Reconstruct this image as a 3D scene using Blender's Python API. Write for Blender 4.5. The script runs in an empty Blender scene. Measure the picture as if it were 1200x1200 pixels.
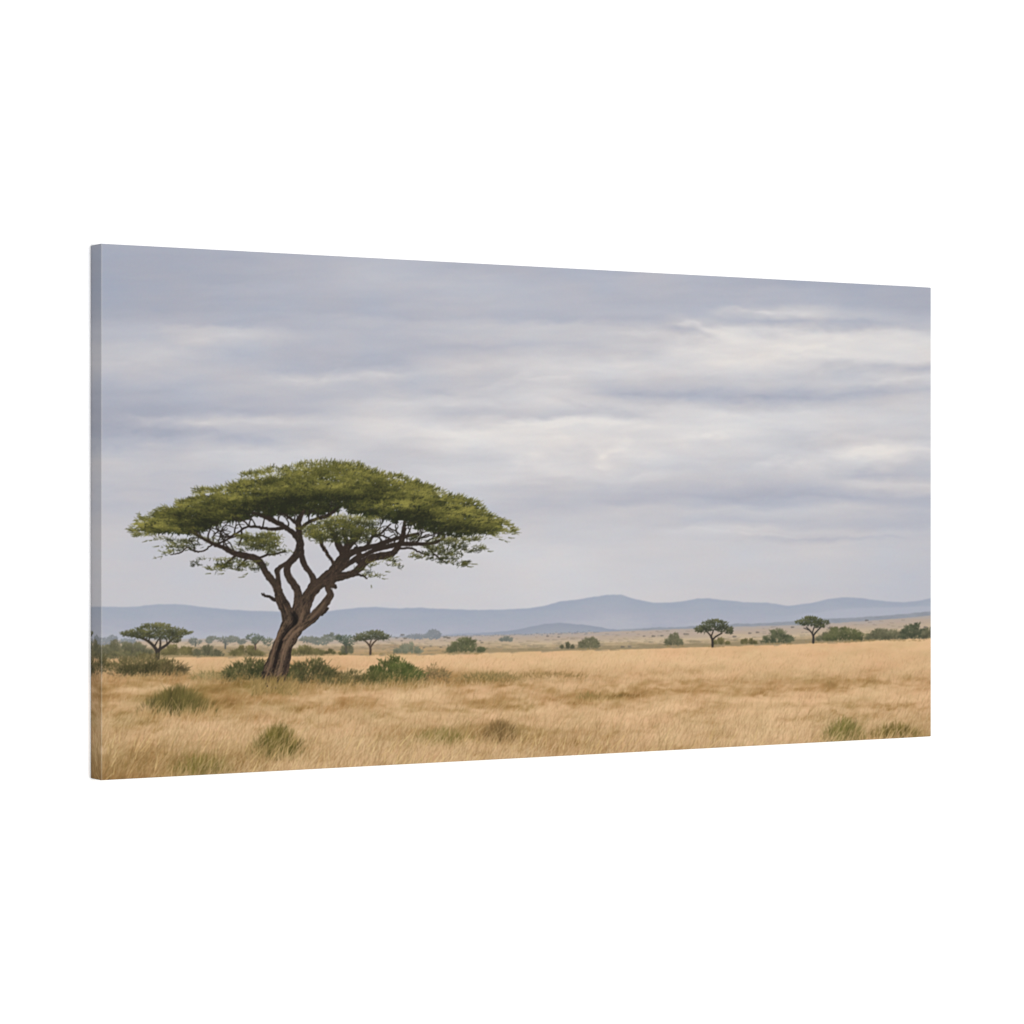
# A stretched canvas print (an acacia on dry grassland under a grey sky) hung on a white wall.
# The print is drawn stroke by stroke with numpy into ink colours, which are laid on the
# vertices of a finely tessellated canvas; light and shade come from the lamps, except a highlight inked along the left fold.
import bpy, math
import numpy as np

rng = np.random.default_rng(11)
scene = bpy.context.scene

# ------------------------------------------------------------------ sizes
H = 0.61                       # canvas height in metres
W = 1.22                       # canvas width
D = 0.0292                     # depth of the stretched canvas
R = 0.0011                     # radius of the folded edges
F = 3399.7                     # focal length of the proof photograph, in its pixels
UX, UY = 0.84926, 0.52798      # direction of the canvas in the proof's ground plane
LX, LY = -0.76502, 5.40493     # its left edge there (in canvas heights)

# ------------------------------------------------------------------ drawing board
# The picture is drawn on a proof sheet (coordinates of a keystoned proof of the print) and
# straightened when it is laid on the canvas.
X0, Y0, X1, Y1 = 116.0, 282.0, 1094.0, 918.0
S = 1.5
NW, NH = int((X1 - X0) * S), int((Y1 - Y0) * S)
PX = (X0 + (np.arange(NW) + .5) / S)[None, :].repeat(NH, 0).astype(np.float32)
PY = (Y0 + (np.arange(NH) + .5) / S)[:, None].repeat(NW, 1).astype(np.float32)
img = np.zeros((NH, NW, 3), np.float32)
ids = np.zeros((NH, NW), np.int16)

def smooth(t):
    return t * t * (3 - 2 * t)

LATTICE = {}
def vnoise(x, y, seed):
    """smooth value noise in -1..1"""
    g = LATTICE.setdefault(seed, None)
    if g is None:
        g = LATTICE[seed] = np.random.default_rng(seed).uniform(-1, 1, (256, 256)).astype(np.float32)
    xi, yi = np.floor(x).astype(int), np.floor(y).astype(int)
    fx, fy = smooth(x - xi), smooth(y - yi)
    a, b = g[yi & 255, xi & 255], g[yi & 255, (xi + 1) & 255]
    c, d = g[(yi + 1) & 255, xi & 255], g[(yi + 1) & 255, (xi + 1) & 255]
    return (a * (1 - fx) + b * fx) * (1 - fy) + (c * (1 - fx) + d * fx) * fy

def fbm(x, y, seed, n=4, gain=.55):
    s, a, t = 0, 1, 0
    for k in range(n):
        s = s + a * vnoise(x * 2 ** k + 17.3 * k, y * 2 ** k + 9.1 * k, seed + k)
        t += a
        a *= gain
    return s / t

def blur(a, s):
    r = int(3 * s + 1)
    k = np.exp(-np.arange(-r, r + 1) ** 2 / (2 * s * s)); k = (k / k.sum()).astype(np.float32)
    b = np.pad(a, ((r, r), (0, 0), (0, 0)), 'edge')
    a = sum(k[i] * b[i:i + a.shape[0]] for i in range(2 * r + 1))
    b = np.pad(a, ((0, 0), (r, r), (0, 0)), 'edge')
    return sum(k[i] * b[:, i:i + a.shape[1]] for i in range(2 * r + 1))

def table(cols, x, y):
    """values given as columns {x: [(y, v), ...]}, blended across x"""
    xs = sorted(cols)
    vals = []
    for c in xs:
        ys, vs = zip(*cols[c])
        fy = np.arange(250, 960, .5)
        v = np.interp(fy, ys, vs)
        k = np.array([1, 3, 6, 9, 10, 9, 6, 3, 1.]); k /= k.sum()
        v = np.convolve(np.pad(v, 4, 'edge'), k, 'valid')
        vals.append(np.interp(y, fy, v).astype(np.float32))
    out = vals[0].copy()
    for i in range(len(xs) - 1):
        t = smooth(np.clip((x - xs[i]) / (xs[i + 1] - xs[i]), 0, 1))
        out = out * (1 - t) + vals[i + 1] * t
    return out

def ramp(t, stops):
    t = np.asarray(t)
    ks = [s[0] for s in stops]
    return np.stack([np.interp(t, ks, [s[1][c] for s in stops]) for c in range(3)], -1).astype(np.float32)

def blend(mask, col, ident=None):
    global img
    m = np.clip(mask, 0, 1)[..., None]
    img = img * (1 - m) + np.asarray(col, np.float32) * m
    if ident is not None:
        ids[mask > .5] = ident

def stroke(x0, y0, x1, y1, w0, w1, col, a=1.0, ident=None, soft=.5):
    """one tapered brush stroke with soft edges"""
    X0s, Y0s = (x0 - X0) * S, (y0 - Y0) * S
    X1s, Y1s = (x1 - X0) * S, (y1 - Y0) * S
    r0, r1 = w0 * .5 * S, w1 * .5 * S
    m = max(r0, r1) + soft * S + .6
    i0, i1 = int(min(X0s, X1s) - m), int(max(X0s, X1s) + m) + 1
    j0, j1 = int(min(Y0s, Y1s) - m), int(max(Y0s, Y1s) + m) + 1
    if i1 <= 0 or j1 <= 0 or i0 >= NW or j0 >= NH:
        return
    i0, j0, i1, j1 = max(i0, 0), max(j0, 0), min(i1, NW), min(j1, NH)
    gx = np.arange(i0, i1, dtype=np.float32)[None, :] + .5 - X0s
    gy = np.arange(j0, j1, dtype=np.float32)[:, None] + .5 - Y0s
    dx, dy = X1s - X0s, Y1s - Y0s
    L2 = dx * dx + dy * dy + 1e-6
    t = np.clip((gx * dx + gy * dy) / L2, 0, 1)
    d = np.sqrt((gx - t * dx) ** 2 + (gy - t * dy) ** 2)
    al = np.clip((r0 + (r1 - r0) * t - d) / (soft * S) + .5, 0, 1) * a
    sub = img[j0:j1, i0:i1]
    sub += al[..., None] * (np.asarray(col, np.float32) - sub)
    if ident is not None:
        ids[j0:j1, i0:i1][al > .42] = ident

def spline(pts, step=2.0):
    """Catmull-Rom through (x, y, width) points"""
    p = np.array([pts[0]] + list(pts) + [pts[-1]], float)
    out = []
    for i in range(1, len(p) - 2):
        n = max(2, int(np.hypot(*(p[i + 1] - p[i])[:2]) / step))
        for k in range(n):
            t = k / n
            out.append(.5 * (2 * p[i] + (p[i + 1] - p[i - 1]) * t + (2 * p[i - 1] - 5 * p[i] + 4 * p[i + 1] - p[i + 2]) * t * t
                             + (-p[i - 1] + 3 * p[i] - 3 * p[i + 1] + p[i + 2]) * t ** 3))
    out.append(p[-1])
    return np.array(out)

def limb(pts, col, ident, soft=.7, jit=0.0):
    pts = [(x, y, w if w > 12 or y > 700 else w * .9) for x, y, w in pts]
    q = spline(pts)
    if jit:
        q[1:-1, :2] += rng.normal(0, jit, (len(q) - 2, 2))
        q[1:-1, 2] *= np.clip(rng.normal(1, .07, len(q) - 2), .8, 1.2)
    for a, b in zip(q[:-1], q[1:]):
        stroke(a[0], a[1], b[0], b[1], a[2], b[2], col, 1, ident, soft)
    return q

def lerp(a, b, t):
    return np.asarray(a, float) * (1 - t) + np.asarray(b, float) * t

def tone3(t, dark, mid, bright):
    t = min(max(t, 0), 1)
    return lerp(dark, mid, t * 2) if t < .5 else lerp(mid, bright, t * 2 - 1)

# ------------------------------------------------------------------ the picture: sky
SKY = {
 120: [(285,.16),(330,.10),(365,.16),(378,.26),(390,.40),(415,.50),(430,.50),(448,.34),(465,.18),(487,.14),(500,.26),(512,.24),(522,.40),(545,.54),(570,.50),(592,.43),(620,.55),(660,.60),(700,.58)],
 180: [(288,.18),(330,.13),(365,.18),(380,.30),(392,.47),(408,.52),(425,.55),(442,.42),(462,.22),(482,.16),(492,.34),(505,.24),(520,.40),(530,.53),(545,.55),(575,.50),(595,.44),(620,.55),(700,.59)],
 250: [(292,.20),(330,.18),(365,.22),(381,.30),(388,.52),(395,.62),(406,.50),(425,.42),(445,.42),(460,.36),(479,.26),(488,.44),(495,.62),(506,.42),(516,.40),(530,.66),(548,.62),(575,.54),(600,.5),(700,.6)],
 350: [(297,.28),(330,.25),(362,.26),(380,.34),(400,.36),(418,.32),(432,.28),(439,.48),(445,.63),(458,.48),(480,.36),(488,.52),(496,.62),(505,.48),(515,.50),(528,.74),(545,.72),(600,.6),(700,.6)],
 450: [(305,.38),(322,.42),(345,.32),(368,.26),(376,.40),(392,.42),(406,.33),(428,.30),(437,.56),(450,.52),(465,.50),(474,.72),(488,.78),(502,.88),(515,.76),(530,.62),(545,.58),(565,.64),(600,.62),(700,.62)],
 550: [(312,.30),(333,.47),(350,.38),(368,.32),(381,.54),(392,.54),(405,.38),(418,.56),(428,.66),(445,.52),(462,.62),(475,.66),(486,.52),(494,.66),(505,.96),(522,.90),(540,.70),(560,.73),(582,.66),(600,.50),(612,.58),(640,.70),(690,.66)],
 650: [(317,.30),(340,.36),(362,.30),(373,.34),(381,.62),(394,.58),(404,.54),(415,.68),(430,.80),(450,.70),(468,.74),(480,.64),(487,.58),(496,.96),(512,.90),(525,.84),(542,.86),(558,.76),(572,.58),(592,.46),(603,.58),(628,.64),(660,.74),(690,.72)],
 750: [(322,.30),(350,.28),(370,.34),(382,.56),(391,.70),(403,.66),(412,.58),(425,.82),(440,.72),(452,.52),(461,.40),(472,.70),(486,.66),(498,.90),(512,.80),(528,.86),(545,.74),(562,.66),(578,.36),(585,.36),(592,.60),(608,.56),(640,.66),(690,.66)],
 800: [(325,.28),(365,.30),(372,.38),(379,.60),(386,.50),(396,.80),(408,.86),(420,.80),(435,.72),(450,.54),(462,.40),(474,.74),(490,.78),(505,.88),(525,.78),(545,.68),(562,.58),(580,.34),(590,.48),(600,.60),(612,.52),(620,.68),(650,.66),(690,.64)],
 860: [(328,.24),(358,.28),(368,.44),(378,.40),(386,.86),(398,.94),(412,.86),(422,.92),(436,.76),(452,.56),(466,.38),(475,.60),(486,.82),(502,.90),(522,.74),(545,.66),(564,.50),(582,.26),(590,.40),(597,.62),(610,.48),(618,.70),(626,.62),(650,.66),(690,.62)],
 950: [(333,.20),(352,.34),(366,.66),(377,.44),(384,.66),(392,.90),(407,.97),(420,.84),(436,.68),(452,.52),(465,.32),(472,.52),(482,.76),(500,.76),(518,.60),(530,.66),(540,.76),(552,.72),(566,.50),(582,.25),(590,.46),(597,.60),(612,.50),(622,.60),(632,.48),(640,.66),(690,.58)],
 1020: [(336,.15),(356,.20),(370,.42),(380,.40),(389,.82),(402,.92),(416,.92),(425,.64),(434,.62),(446,.66),(458,.44),(468,.58),(486,.74),(515,.66),(524,.84),(534,.92),(546,.70),(556,.48),(564,.64),(572,.66),(584,.34),(594,.54),(606,.44),(616,.38),(624,.58),(640,.60),(690,.54)],
 1085: [(340,.14),(360,.18),(374,.36),(384,.50),(394,.84),(408,.88),(420,.82),(430,.46),(438,.66),(446,.74),(456,.52),(470,.66),(490,.68),(515,.64),(528,.76),(540,.60),(556,.44),(568,.66),(576,.56),(584,.36),(598,.46),(612,.34),(622,.50),(640,.54),(690,.48)],
}
SKYCOL = [(0, (162,168,185)), (.15, (170,174,188)), (.35, (183,185,196)), (.6, (199,198,203)), (.8, (213,211,213)), (1, (229,225,222))]

wx = PX + 26 * fbm(PX / 150, PY / 50, 3)
wy = PY + 5.5 * fbm(PX / 70, PY / 22, 7) + 2.5 * fbm(PX / 22, PY / 9, 9, 3)
T = table(SKY, wx, wy)
fade = np.clip((700 - PY) / 120, .25, 1)
def relief(sx, sy, d, seed):
    ax_, ay_ = PX + 20 * fbm(PX / 60, PY / 25, seed + 50, 3), PY + 7 * fbm(PX / 45, PY / 22, seed + 60, 3)
    return fbm(ax_ / sx + ay_ / (sy * 6), ay_ / sy, seed) - fbm(ax_ / sx + (ay_ + d) / (sy * 6), (ay_ - d) / sy, seed)
T += fade * np.clip(T * 1.3, .25, 1) * (.10 * relief(120, 26, 5, 201) + .03 * relief(60, 16, 3, 211))
qx, qy = PX + 18 * fbm(PX / 48, PY / 18, 23, 3), PY + 6 * fbm(PX / 40, PY / 20, 25, 3)
T += fade * (.085 * fbm(qx / 130 + qy / 110, qy / 18, 21, 3) + .03 * fbm(qx / 60 - qy / 90, qy / 15, 31, 2) * np.clip(T * 1.6, .4, 1) + .014 * fbm(PX / 150, PY / 5, 41, 3))
WISPS = [(870,365,950,370,2.5,.20),(905,360,985,358,3,.08),(915,378,960,380,2.5,-.16),(975,376,1010,378,2.5,-.16),(885,391,905,393,2.5,-.14),(920,408,980,404,4,.10),(975,432,1030,424,3,-.12),(1072,429,1095,425,3,-.16),(1055,445,1095,443,1.6,.12),(1000,446,1050,449,2.5,.08),(875,469,940,462,3.5,-.14),(1000,462,1075,448,3,-.12),
 (802,376,836,388,2.6,.20),(788,384,824,392,3,-.20),(730,397,800,398,2.2,-.08),(622,444,656,443,1.6,.12),(745,463,830,459,3.2,-.15),(640,470,676,479,2,.07),(680,474,740,483,2.2,-.10),
 (892,541,916,534,2.4,.12),(922,546,937,541,2,.10),(930,524,985,512,3.5,-.08),(958,529,1042,530,4,.13),(985,556,1060,561,3.5,-.10),(1010,566,1092,572,2,.07),(900,632,1030,630,1.6,-.12),(838,623,896,627,1.3,.09),
 (704,536,726,519,4,.12),(704,536,722,546,3,.09),(688,524,699,541,3.5,-.09),(812,514,848,507,3.5,.09),(603,539,628,531,3,.10),(748,557,768,551,2.2,.08),(640,560,700,566,2.5,-.06),
 (160,489,232,496,2.4,.12),(235,504,322,519,3,-.15),(122,500,205,509,3,-.15),(122,522,190,527,2.4,-.12),(170,522,240,514,2.6,.08),(258,488,345,492,2.6,.10),
 (222,388,312,392,3,.10),(262,403,278,409,2.5,-.09),(140,421,205,411,4,.08),(352,441,450,438,2.4,.12),(384,439,392,434,1.8,.10),(480,447,512,453,3,-.10),(470,464,560,469,3,.08),(566,452,602,439,2,.09),(528,461,578,467,2.6,-.08),(400,418,470,424,3,-.06),(600,492,700,494,2.4,.10)]
wn1, wn2 = 2 * vnoise(wx / 14, wy / 14, 401), 1 + .5 * vnoise(wx / 11, wy / 5, 403)
for x0, y0, x1, y1, sg, am in WISPS:
    dx, dy = x1 - x0, y1 - y0
    L = math.hypot(dx, dy)
    a_ = ((wx - x0) * dx + (wy - y0) * dy) / L
    n_ = (-(wx - x0) * dy + (wy - y0) * dx) / L + wn1
    n_ = np.where(n_ < 0, n_ * 1.5, n_ * .75)
    e_ = np.maximum(np.maximum(-a_, a_ - L), 0) / (L * .25 + 9)
    T += am * .66 * np.exp(-(n_ / (sg * 1.7)) ** 2 * .5 - e_ ** 2) * wn2
T = T + .30 * fade * (T - blur(T[..., None], 9.0)[..., 0])
sky = ramp(np.clip(T, 0, 1), SKYCOL)
tint = fbm(PX / 55, PY / 26, 51, 3)[..., None]
sky += tint * np.array([3.0, .2, -2.2], np.float32)
img[:] = sky

# ------------------------------------------------------------------ hills
GRASS, HILLS, TRUNK, CROWN = 2, 1, 3, 4
def ridge(pts, wob=.5, seed=1):
    xs, ys = zip(*pts)
    f = np.arange(90, 1120, .5)
    v = np.interp(f, xs, ys)
    k = np.hanning(19); k /= k.sum()
    v = np.convolve(np.pad(v, 9, 'edge'), k, 'valid')
    return np.interp(PX, f, v) + wob * fbm(PX / 9, PX * 0 + seed, seed, 3)

far = ridge([(90,711),(150,711.2),(168,710),(185,708),(205,708),(218,709),(240,711.5),(270,714.5),(300,716),(340,717),(380,716.5),(400,714.5),(420,712),(440,711.3),(470,713),(488,712),(520,713.5),(560,715),(590,714.5),(620,713),(638,710),(655,705),(680,702),(700,699),(712,697),(728,697),(745,702),(765,706),(785,706.5),(800,705),(815,701.5),(830,701),(845,703),(870,705.5),(900,706.5),(925,710),(950,707),(970,702),(990,700),(1010,701),(1040,705),(1060,705.5),(1075,704),(1095,700.5)], .5, 61)
dep = PY - far
hz = np.clip(dep / 34, 0, 1) + .22 * fbm(PX / 60, PY / 7, 63) + .20 * fbm((PX + 2 * PY) / 26, (PY - .25 * PX) / 9, 64, 3)
hcol = ramp(hz, [(0, (162,169,184)), (.3, (166,172,185)), (.7, (171,174,187)), (1, (178,180,190))])
blend(np.clip(dep * .55 + .5, 0, 1), hcol, HILLS)
# a paler fold at the far right
f2 = ridge([(90,800),(900,722),(960,716),(1000,711),(1060,710),(1095,708)], .4, 67)
blend(np.clip((PY - f2) * .35, 0, 1) * np.clip((PX - 880) / 90, 0, 1) * .75, (177,180,192))
near = ridge([(90,760),(420,748),(500,744),(556,742),(580,740.5),(600,738.5),(620,735),(640,731),(655,730),(668,730.5),(690,733),(715,737),(740,740),(790,744),(1095,760)], .6, 71)
ncol = ramp(np.clip((PY - near) / 12, 0, 1), [(0, (150,156,170)), (1, (160,164,174))])
blend(np.clip((PY - near) * .8 + .5, 0, 1) * np.clip((PX - 470) / 120, 0, 1), ncol, HILLS)
belt = ridge([(90,800),(690,742),(740,736.5),(800,734.5),(850,731.5),(900,730),(940,727),(980,724.5),(1040,721.5),(1095,716)], .8, 73)
blend(np.clip((PY - belt) * .7 + .5, 0, 1) * np.clip((PX - 690) / 60, 0, 1), (149,153,162) + 7 * fbm(PX / 7, PY / 2, 74, 3)[..., None], HILLS)

# ------------------------------------------------------------------ plain and grass
hor = ridge([(90,751),(200,748.5),(300,748.5),(400,747.5),(500,745.5),(600,743.5),(700,740.5),(800,737),(860,734.5),(950,732),(1000,728.5),(1050,725),(1095,721)], .5, 75)
edge = ridge([(90,771),(200,770.5),(300,770),(400,768),(500,767),(560,765.5),(650,763),(750,760.5),(850,757.5),(950,754),(1000,752),(1050,749.3),(1095,747)], .5, 77)
q = np.clip((PY - hor) / (edge - hor), 0, 1)
qn = q + .16 * fbm(PX / 50, PY / 3, 81) + .05 * fbm(PX / 8, PY / 2, 83, 3)
pcol = ramp(qn, [(0, (176,166,160)), (.2, (183,166,152)), (.4, (186,168,149)), (.6, (200,179,150)), (.72, (182,161,130)), (.84, (151,135,107)), (1, (158,139,108))])
pl = ramp(qn, [(0, (176,170,166)), (.2, (184,167,151)), (.42, (198,177,150)), (.55, (168,147,120)), (.75, (186,158,122)), (.9, (178,150,112)), (1, (170,146,108))])
k = np.clip((PX - 480) / 160, 0, 1)[..., None]
pcol = pl * (1 - k) + pcol * k
sc = np.exp(-((qn - .78) / .22) ** 2) * np.clip((345 - PX) / 60, 0, 1)
sc = (sc * (.55 + .6 * fbm(PX / 12, PY / 5, 85, 3)))[..., None]
pcol = pcol * (1 - sc) + sc * np.array((132, 122, 92), np.float32)
blend(np.clip((PY - hor) * .7 + .5, 0, 1), pcol, GRASS)

GR = {
 125: [(771,.82),(785,.78),(797,.50),(806,.60),(825,.62),(850,.55),(865,.72),(882,.62),(900,.42),(914,.34)],
 200: [(771,.88),(785,.80),(795,.62),(806,.62),(820,.45),(835,.45),(845,.76),(860,.82),(875,.62),(895,.42),(912,.40)],
 280: [(771,.88),(784,.76),(796,.42),(810,.50),(825,.52),(835,.62),(850,.82),(865,.80),(880,.62),(895,.60),(906,.66)],
 350: [(770,.88),(788,.50),(800,.36),(810,.50),(818,.72),(830,.66),(842,.72),(855,.82),(870,.74),(885,.64),(902,.80)],
 430: [(769,.95),(784,.90),(794,.36),(804,.46),(815,.78),(830,.66),(850,.72),(870,.68),(885,.78),(898,.76)],
 520: [(767,.96),(781,.94),(788,.58),(797,.46),(806,.72),(815,.78),(830,.62),(845,.76),(858,.62),(868,.54),(880,.70),(894,.76)],
 580: [(765,.96),(783,.92),(790,.54),(798,.46),(806,.82),(818,.62),(830,.62),(842,.78),(855,.60),(865,.46),(878,.66),(892,.76)],
 650: [(763,.90),(770,.97),(780,.92),(788,.62),(796,.60),(803,.92),(812,.66),(820,.52),(830,.78),(850,.78),(865,.62),(886,.66)],
 720: [(761,.90),(774,.97),(785,.82),(792,.76),(800,.88),(809,.54),(818,.60),(828,.86),(845,.82),(860,.68),(882,.70)],
 800: [(759,.92),(772,.96),(785,.82),(798,.72),(811,.54),(821,.82),(835,.82),(850,.76),(865,.80),(878,.66)],
 870: [(757,.92),(770,.92),(785,.92),(794,.82),(803,.52),(810,.60),(819,.86),(840,.72),(855,.82),(872,.82)],
 950: [(754,.92),(768,.90),(780,.92),(790,.78),(800,.46),(807,.56),(815,.86),(830,.72),(845,.72),(866,.74)],
 1010: [(752,.92),(765,.87),(778,.93),(788,.70),(797,.46),(806,.76),(820,.82),(835,.66),(850,.76),(864,.60)],
 1085: [(747,.92),(764,.86),(780,.86),(795,.56),(805,.76),(820,.76),(840,.72),(855,.72),(864,.60)],
}
STRAW = [(0, (98,82,48)), (.25, (138,108,62)), (.5, (171,138,90)), (.75, (204,170,126)), (1, (223,188,144))]
near01 = np.clip((PY - 765) / 140, 0, 1)
gx = PX + 14 * fbm(PX / 60, PY / 20, 91)
gy = PY + (3 + 3 * near01) * fbm(PX / (14 + 0 * PX), PY / 12, 93)
G = table(GR, gx, gy)
patchy = np.clip((PY - 772) / 25, .25, 1)
G += patchy * (.28 * fbm(PX / 52, PY / 12, 95) + .20 * fbm((PX + .4 * PY) / 17, PY / 8, 96, 3)) + (.05 + .08 * near01) * fbm((PX + .5 * PY) / 4.5, PY / 15, 97)
G += .02
hx, hy = gx + 14 * fbm(PX / 18, PY / 9, 103, 3), gy + .06 * PX + 5 * fbm(PX / 12, PY / 10, 105, 3)
G += patchy * .30 * (fbm(hx / 60, hy / 13, 104, 3) - fbm(hx / 60, (hy + 5) / 13, 104, 3))
gcol = ramp(np.clip(G, 0, 1), STRAW)
# patches of greener, fresher grass
GREEN = [(205,822,42,13,.8),(160,845,40,9,.3),(235,902,45,15,.7),(140,895,40,14,.3),(325,878,30,18,.5),(300,806,60,9,.55),(420,800,60,8,.6),
         (330,830,40,9,.3),(520,866,45,11,.55),(425,838,26,8,.3),(565,795,30,7,.5),
         (988,860,26,14,.6),(1050,858,34,9,.5),(255,792,24,7,.5),(470,803,50,7,.3),(595,858,30,12,.3)]
gm = np.zeros_like(PX)
for cx, cy, sx, sy, a in GREEN:
    gm = np.maximum(gm, a * np.exp(-((PX - cx) / sx) ** 2 - ((PY - cy) / sy) ** 2))
gm = np.clip(gm * (.8 + .7 * fbm(PX / 11, PY / 9, 99)) + .16 * np.clip(fbm(PX / 30, PY / 9, 100) - .15, 0, 1), 0, 1)
gcol = gcol * (1 - .66 * gm[..., None]) + .66 * gm[..., None] * np.array((98, 98, 44), np.float32)
warm = (.5 + .8 * fbm(PX / 34, PY / 13, 101, 3))[..., None]
gcol = gcol + np.clip(warm, 0, 1) * np.array((4, -3, -1), np.float32)
blend(np.clip((PY - edge) * .8 + .5, 0, 1), gcol, GRASS)

# ------------------------------------------------------------------ things far out on the plain
def foliage(cx, cy, rx, ry, n, ln, wd, cols, ident, lift=.5, flat=.6, edge_fuzz=1.12, a=.9, tone=.5, contrast=.55, sort=True, outward=.8, gaps=None):
    """a clump of leaf strokes; cy is its middle; upper leaves are printed lighter"""
    th = rng.uniform(0, 2 * math.pi, n)
    r = np.sqrt(rng.uniform(0, 1, n)) * np.where(rng.random(n) < .12, edge_fuzz, 1.0)
    x, y = cx + rx * r * np.cos(th), cy + ry * r * np.sin(th)
    h = -(y - cy) / ry
    t = tone + contrast * .5 * h + rng.normal(0, .14, n) + .22 * vnoise(x / 7 + 31, y / 4 + 11, 5)
    order = np.argsort(t + rng.normal(0, .22, n)) if sort else range(n)
    for i in order:
        if gaps and gaps(x[i], y[i]):
            continue
        ox = (x[i] - cx) / rx * outward + rng.normal(0, .55)
        oy = -lift + rng.normal(0, flat) + .4 * (y[i] - cy) / ry
        m = math.hypot(ox, oy) + 1e-3
        l = ln * rng.uniform(.5, 1.3)
        stroke(x[i], y[i], x[i] + ox / m * l, y[i] + oy / m * l, wd * rng.uniform(.7, 1.2), wd * .35, tone3(t[i], *cols), a, ident, .55)

def spray(x, y, rx, ry, n, ln, wd, cols, ident, tone, contrast, dirx, a=.8, soft=.6, up=.35):
    """a flat spray of fine leaves: light on top, dark below"""
    px, py = rng.normal(0, .5, n) * rx, rng.normal(0, .5, n) * ry
    t = tone - contrast * py / ry * .55 + rng.normal(0, .13, n)
    for i in np.argsort(t + rng.normal(0, .2, n)):
        ox, oy = dirx + rng.normal(0, .6), -up + rng.normal(0, .35)
        m = math.hypot(ox, oy) + 1e-3
        l = ln * rng.uniform(.5, 1.4)
        stroke(x + px[i], y + py[i], x + px[i] + ox / m * l, y + py[i] + oy / m * l, wd, wd * .35, tone3(t[i], *cols), a, ident, soft)

def shrub(x, foot, w, h, cols, ident, tone, n, ln, wd, soft=.7, a=.72, subs=8, fade=.35, spread=.2, grassy=0):
    """an uneven shrub whose foot dissolves into the grass"""
    th = np.linspace(-.82, .82, subs) + rng.normal(0, .09, subs)
    hs = h * (1 - .62 * np.abs(th) ** 1.8) * rng.uniform(.76, 1.05, subs)
    for k in rng.permutation(subs):
        m = n // subs
        u = rng.beta(1.5, 1.15, m)
        px = x + th[k] * w + rng.normal(0, spread * w, m) * (1.08 - .5 * u)
        py = foot - hs[k] * u
        t = tone + .42 * (u - .55) + rng.normal(0, .15, m) + .28 * vnoise(px / (3 + h * .2), py / (2 + h * .12), 19)
        al = a * np.clip((foot - py) / (fade * h + .01) + .12, 0, 1)
        for i in np.argsort(py + rng.normal(0, h * .12, m)):
            ang = -math.pi / 2 + (px[i] - x) / w * .8 + rng.normal(0, .6)
            l = ln * rng.uniform(.5, 1.35)
            stroke(px[i], py[i], px[i] + math.cos(ang) * l, py[i] + math.sin(ang) * l, wd * rng.uniform(.7, 1.15), wd * .35, tone3(t[i], *cols), al[i], ident, soft)
    for k in range(grassy):                      # grass standing in front of the foot
        gx_, gy_ = x + rng.uniform(-1.1, 1.1) * w, foot + rng.uniform(-.12, .16) * h
        r, c = int((gy_ - Y0) * S), int((gx_ - X0) * S)
        if 0 <= c < NW and 0 <= r < NH:
            l = h * rng.uniform(.10, .34)
            col = lerp(gcol[min(r + 6, NH - 1), c], (214, 184, 132), rng.uniform(0, .55)) * rng.uniform(.82, 1.05)
            stroke(gx_, gy_, gx_ + rng.normal(.25, .3) * l, gy_ - l, 1.1, .4, col, .55, None, .7)

HAZY = ((104,107,101), (121,123,114), (140,140,128))
MIDG = ((78,77,61), (101,99,77), (127,123,97))
FARG = ((64,66,53), (88,89,66), (112,111,80))
OLIV = ((76,72,50), (104,97,66), (132,122,82))
DARK = ((38,44,26), (62,72,36), (98,104,50))

ID = [10]
parts = {}
def new(kind):
    ID[0] += 1
    parts[ID[0]] = kind
    return ID[0]

# specks: far animals, stumps and shrubs, left in the ink of the plain
for k in range(190):
    x = rng.uniform(120, 1090)
    f = rng.random() ** 1.6
    i, j = int((x - X0) * S), 0
    y0, y1 = hor[0, i], edge[0, i]
    y = y0 + 1 + (y1 - y0 - 3) * f
    l = rng.uniform(.8, 2.6)
    c = lerp((112,106,100), (150,138,124), rng.random())
    stroke(x - l, y, x + l, y + rng.normal(0, .3), rng.uniform(.6, 1.3), .6, c, .45, None, .9)
for x, y, w in [(565,753,2.2),(505,757,1.8),(517,758.5,2),(497,759,1.8),(563,751,1.4),(755,745.5,1.6),(766,745.5,2.8),(776,745,2.2),(803,743,2.4),(806,743,2),(861,746,3),(879,742,2.4),(888,741,2.6),(1085,735,3),(1077,734,2),(642,745.5,2),(655,746.5,2),(475,748,2.6),(472,744,3),(471,751,1.6),(465,747.5,2),(480,746.5,2),(522,746.5,3),(526,747.5,2.6),(500,746.5,3.4),(730,758,3),(738,758,2.6),(929,735,2.4),(972,736,2.4),(1016,727,2.6)]:
    stroke(x - w * .5, y, x + w * .5, y, w * .8, w * .5, (98,93,87), .65, None, .95)
for x in np.arange(440, 700, 3.2):
    y = hor[0, int((x - X0) * S)] + rng.normal(.4, .6)
    stroke(x, y, x + rng.uniform(.5, 3), y, rng.uniform(.8, 2.2), .8, (128,133,142), .55, None, .8)
for k in range(520):                              # low scrub, out of focus
    x = rng.uniform(118, 1092)
    i = int((x - X0) * S)
    f = np.clip(rng.normal(.68, .22), .1, 1.02)
    y = hor[0, i] + (edge[0, i] - hor[0, i]) * f
    l = rng.uniform(2, 9) * (.5 + f)
    c = lerp((150, 138, 118), (122, 113, 86), rng.random() * f)
    stroke(x - l * .5, y, x + l * .5, y + rng.normal(0, .4), rng.uniform(1, 2.6) * (.5 + .6 * f), .7, c, rng.uniform(.2, .5), None, 1.2)
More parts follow.
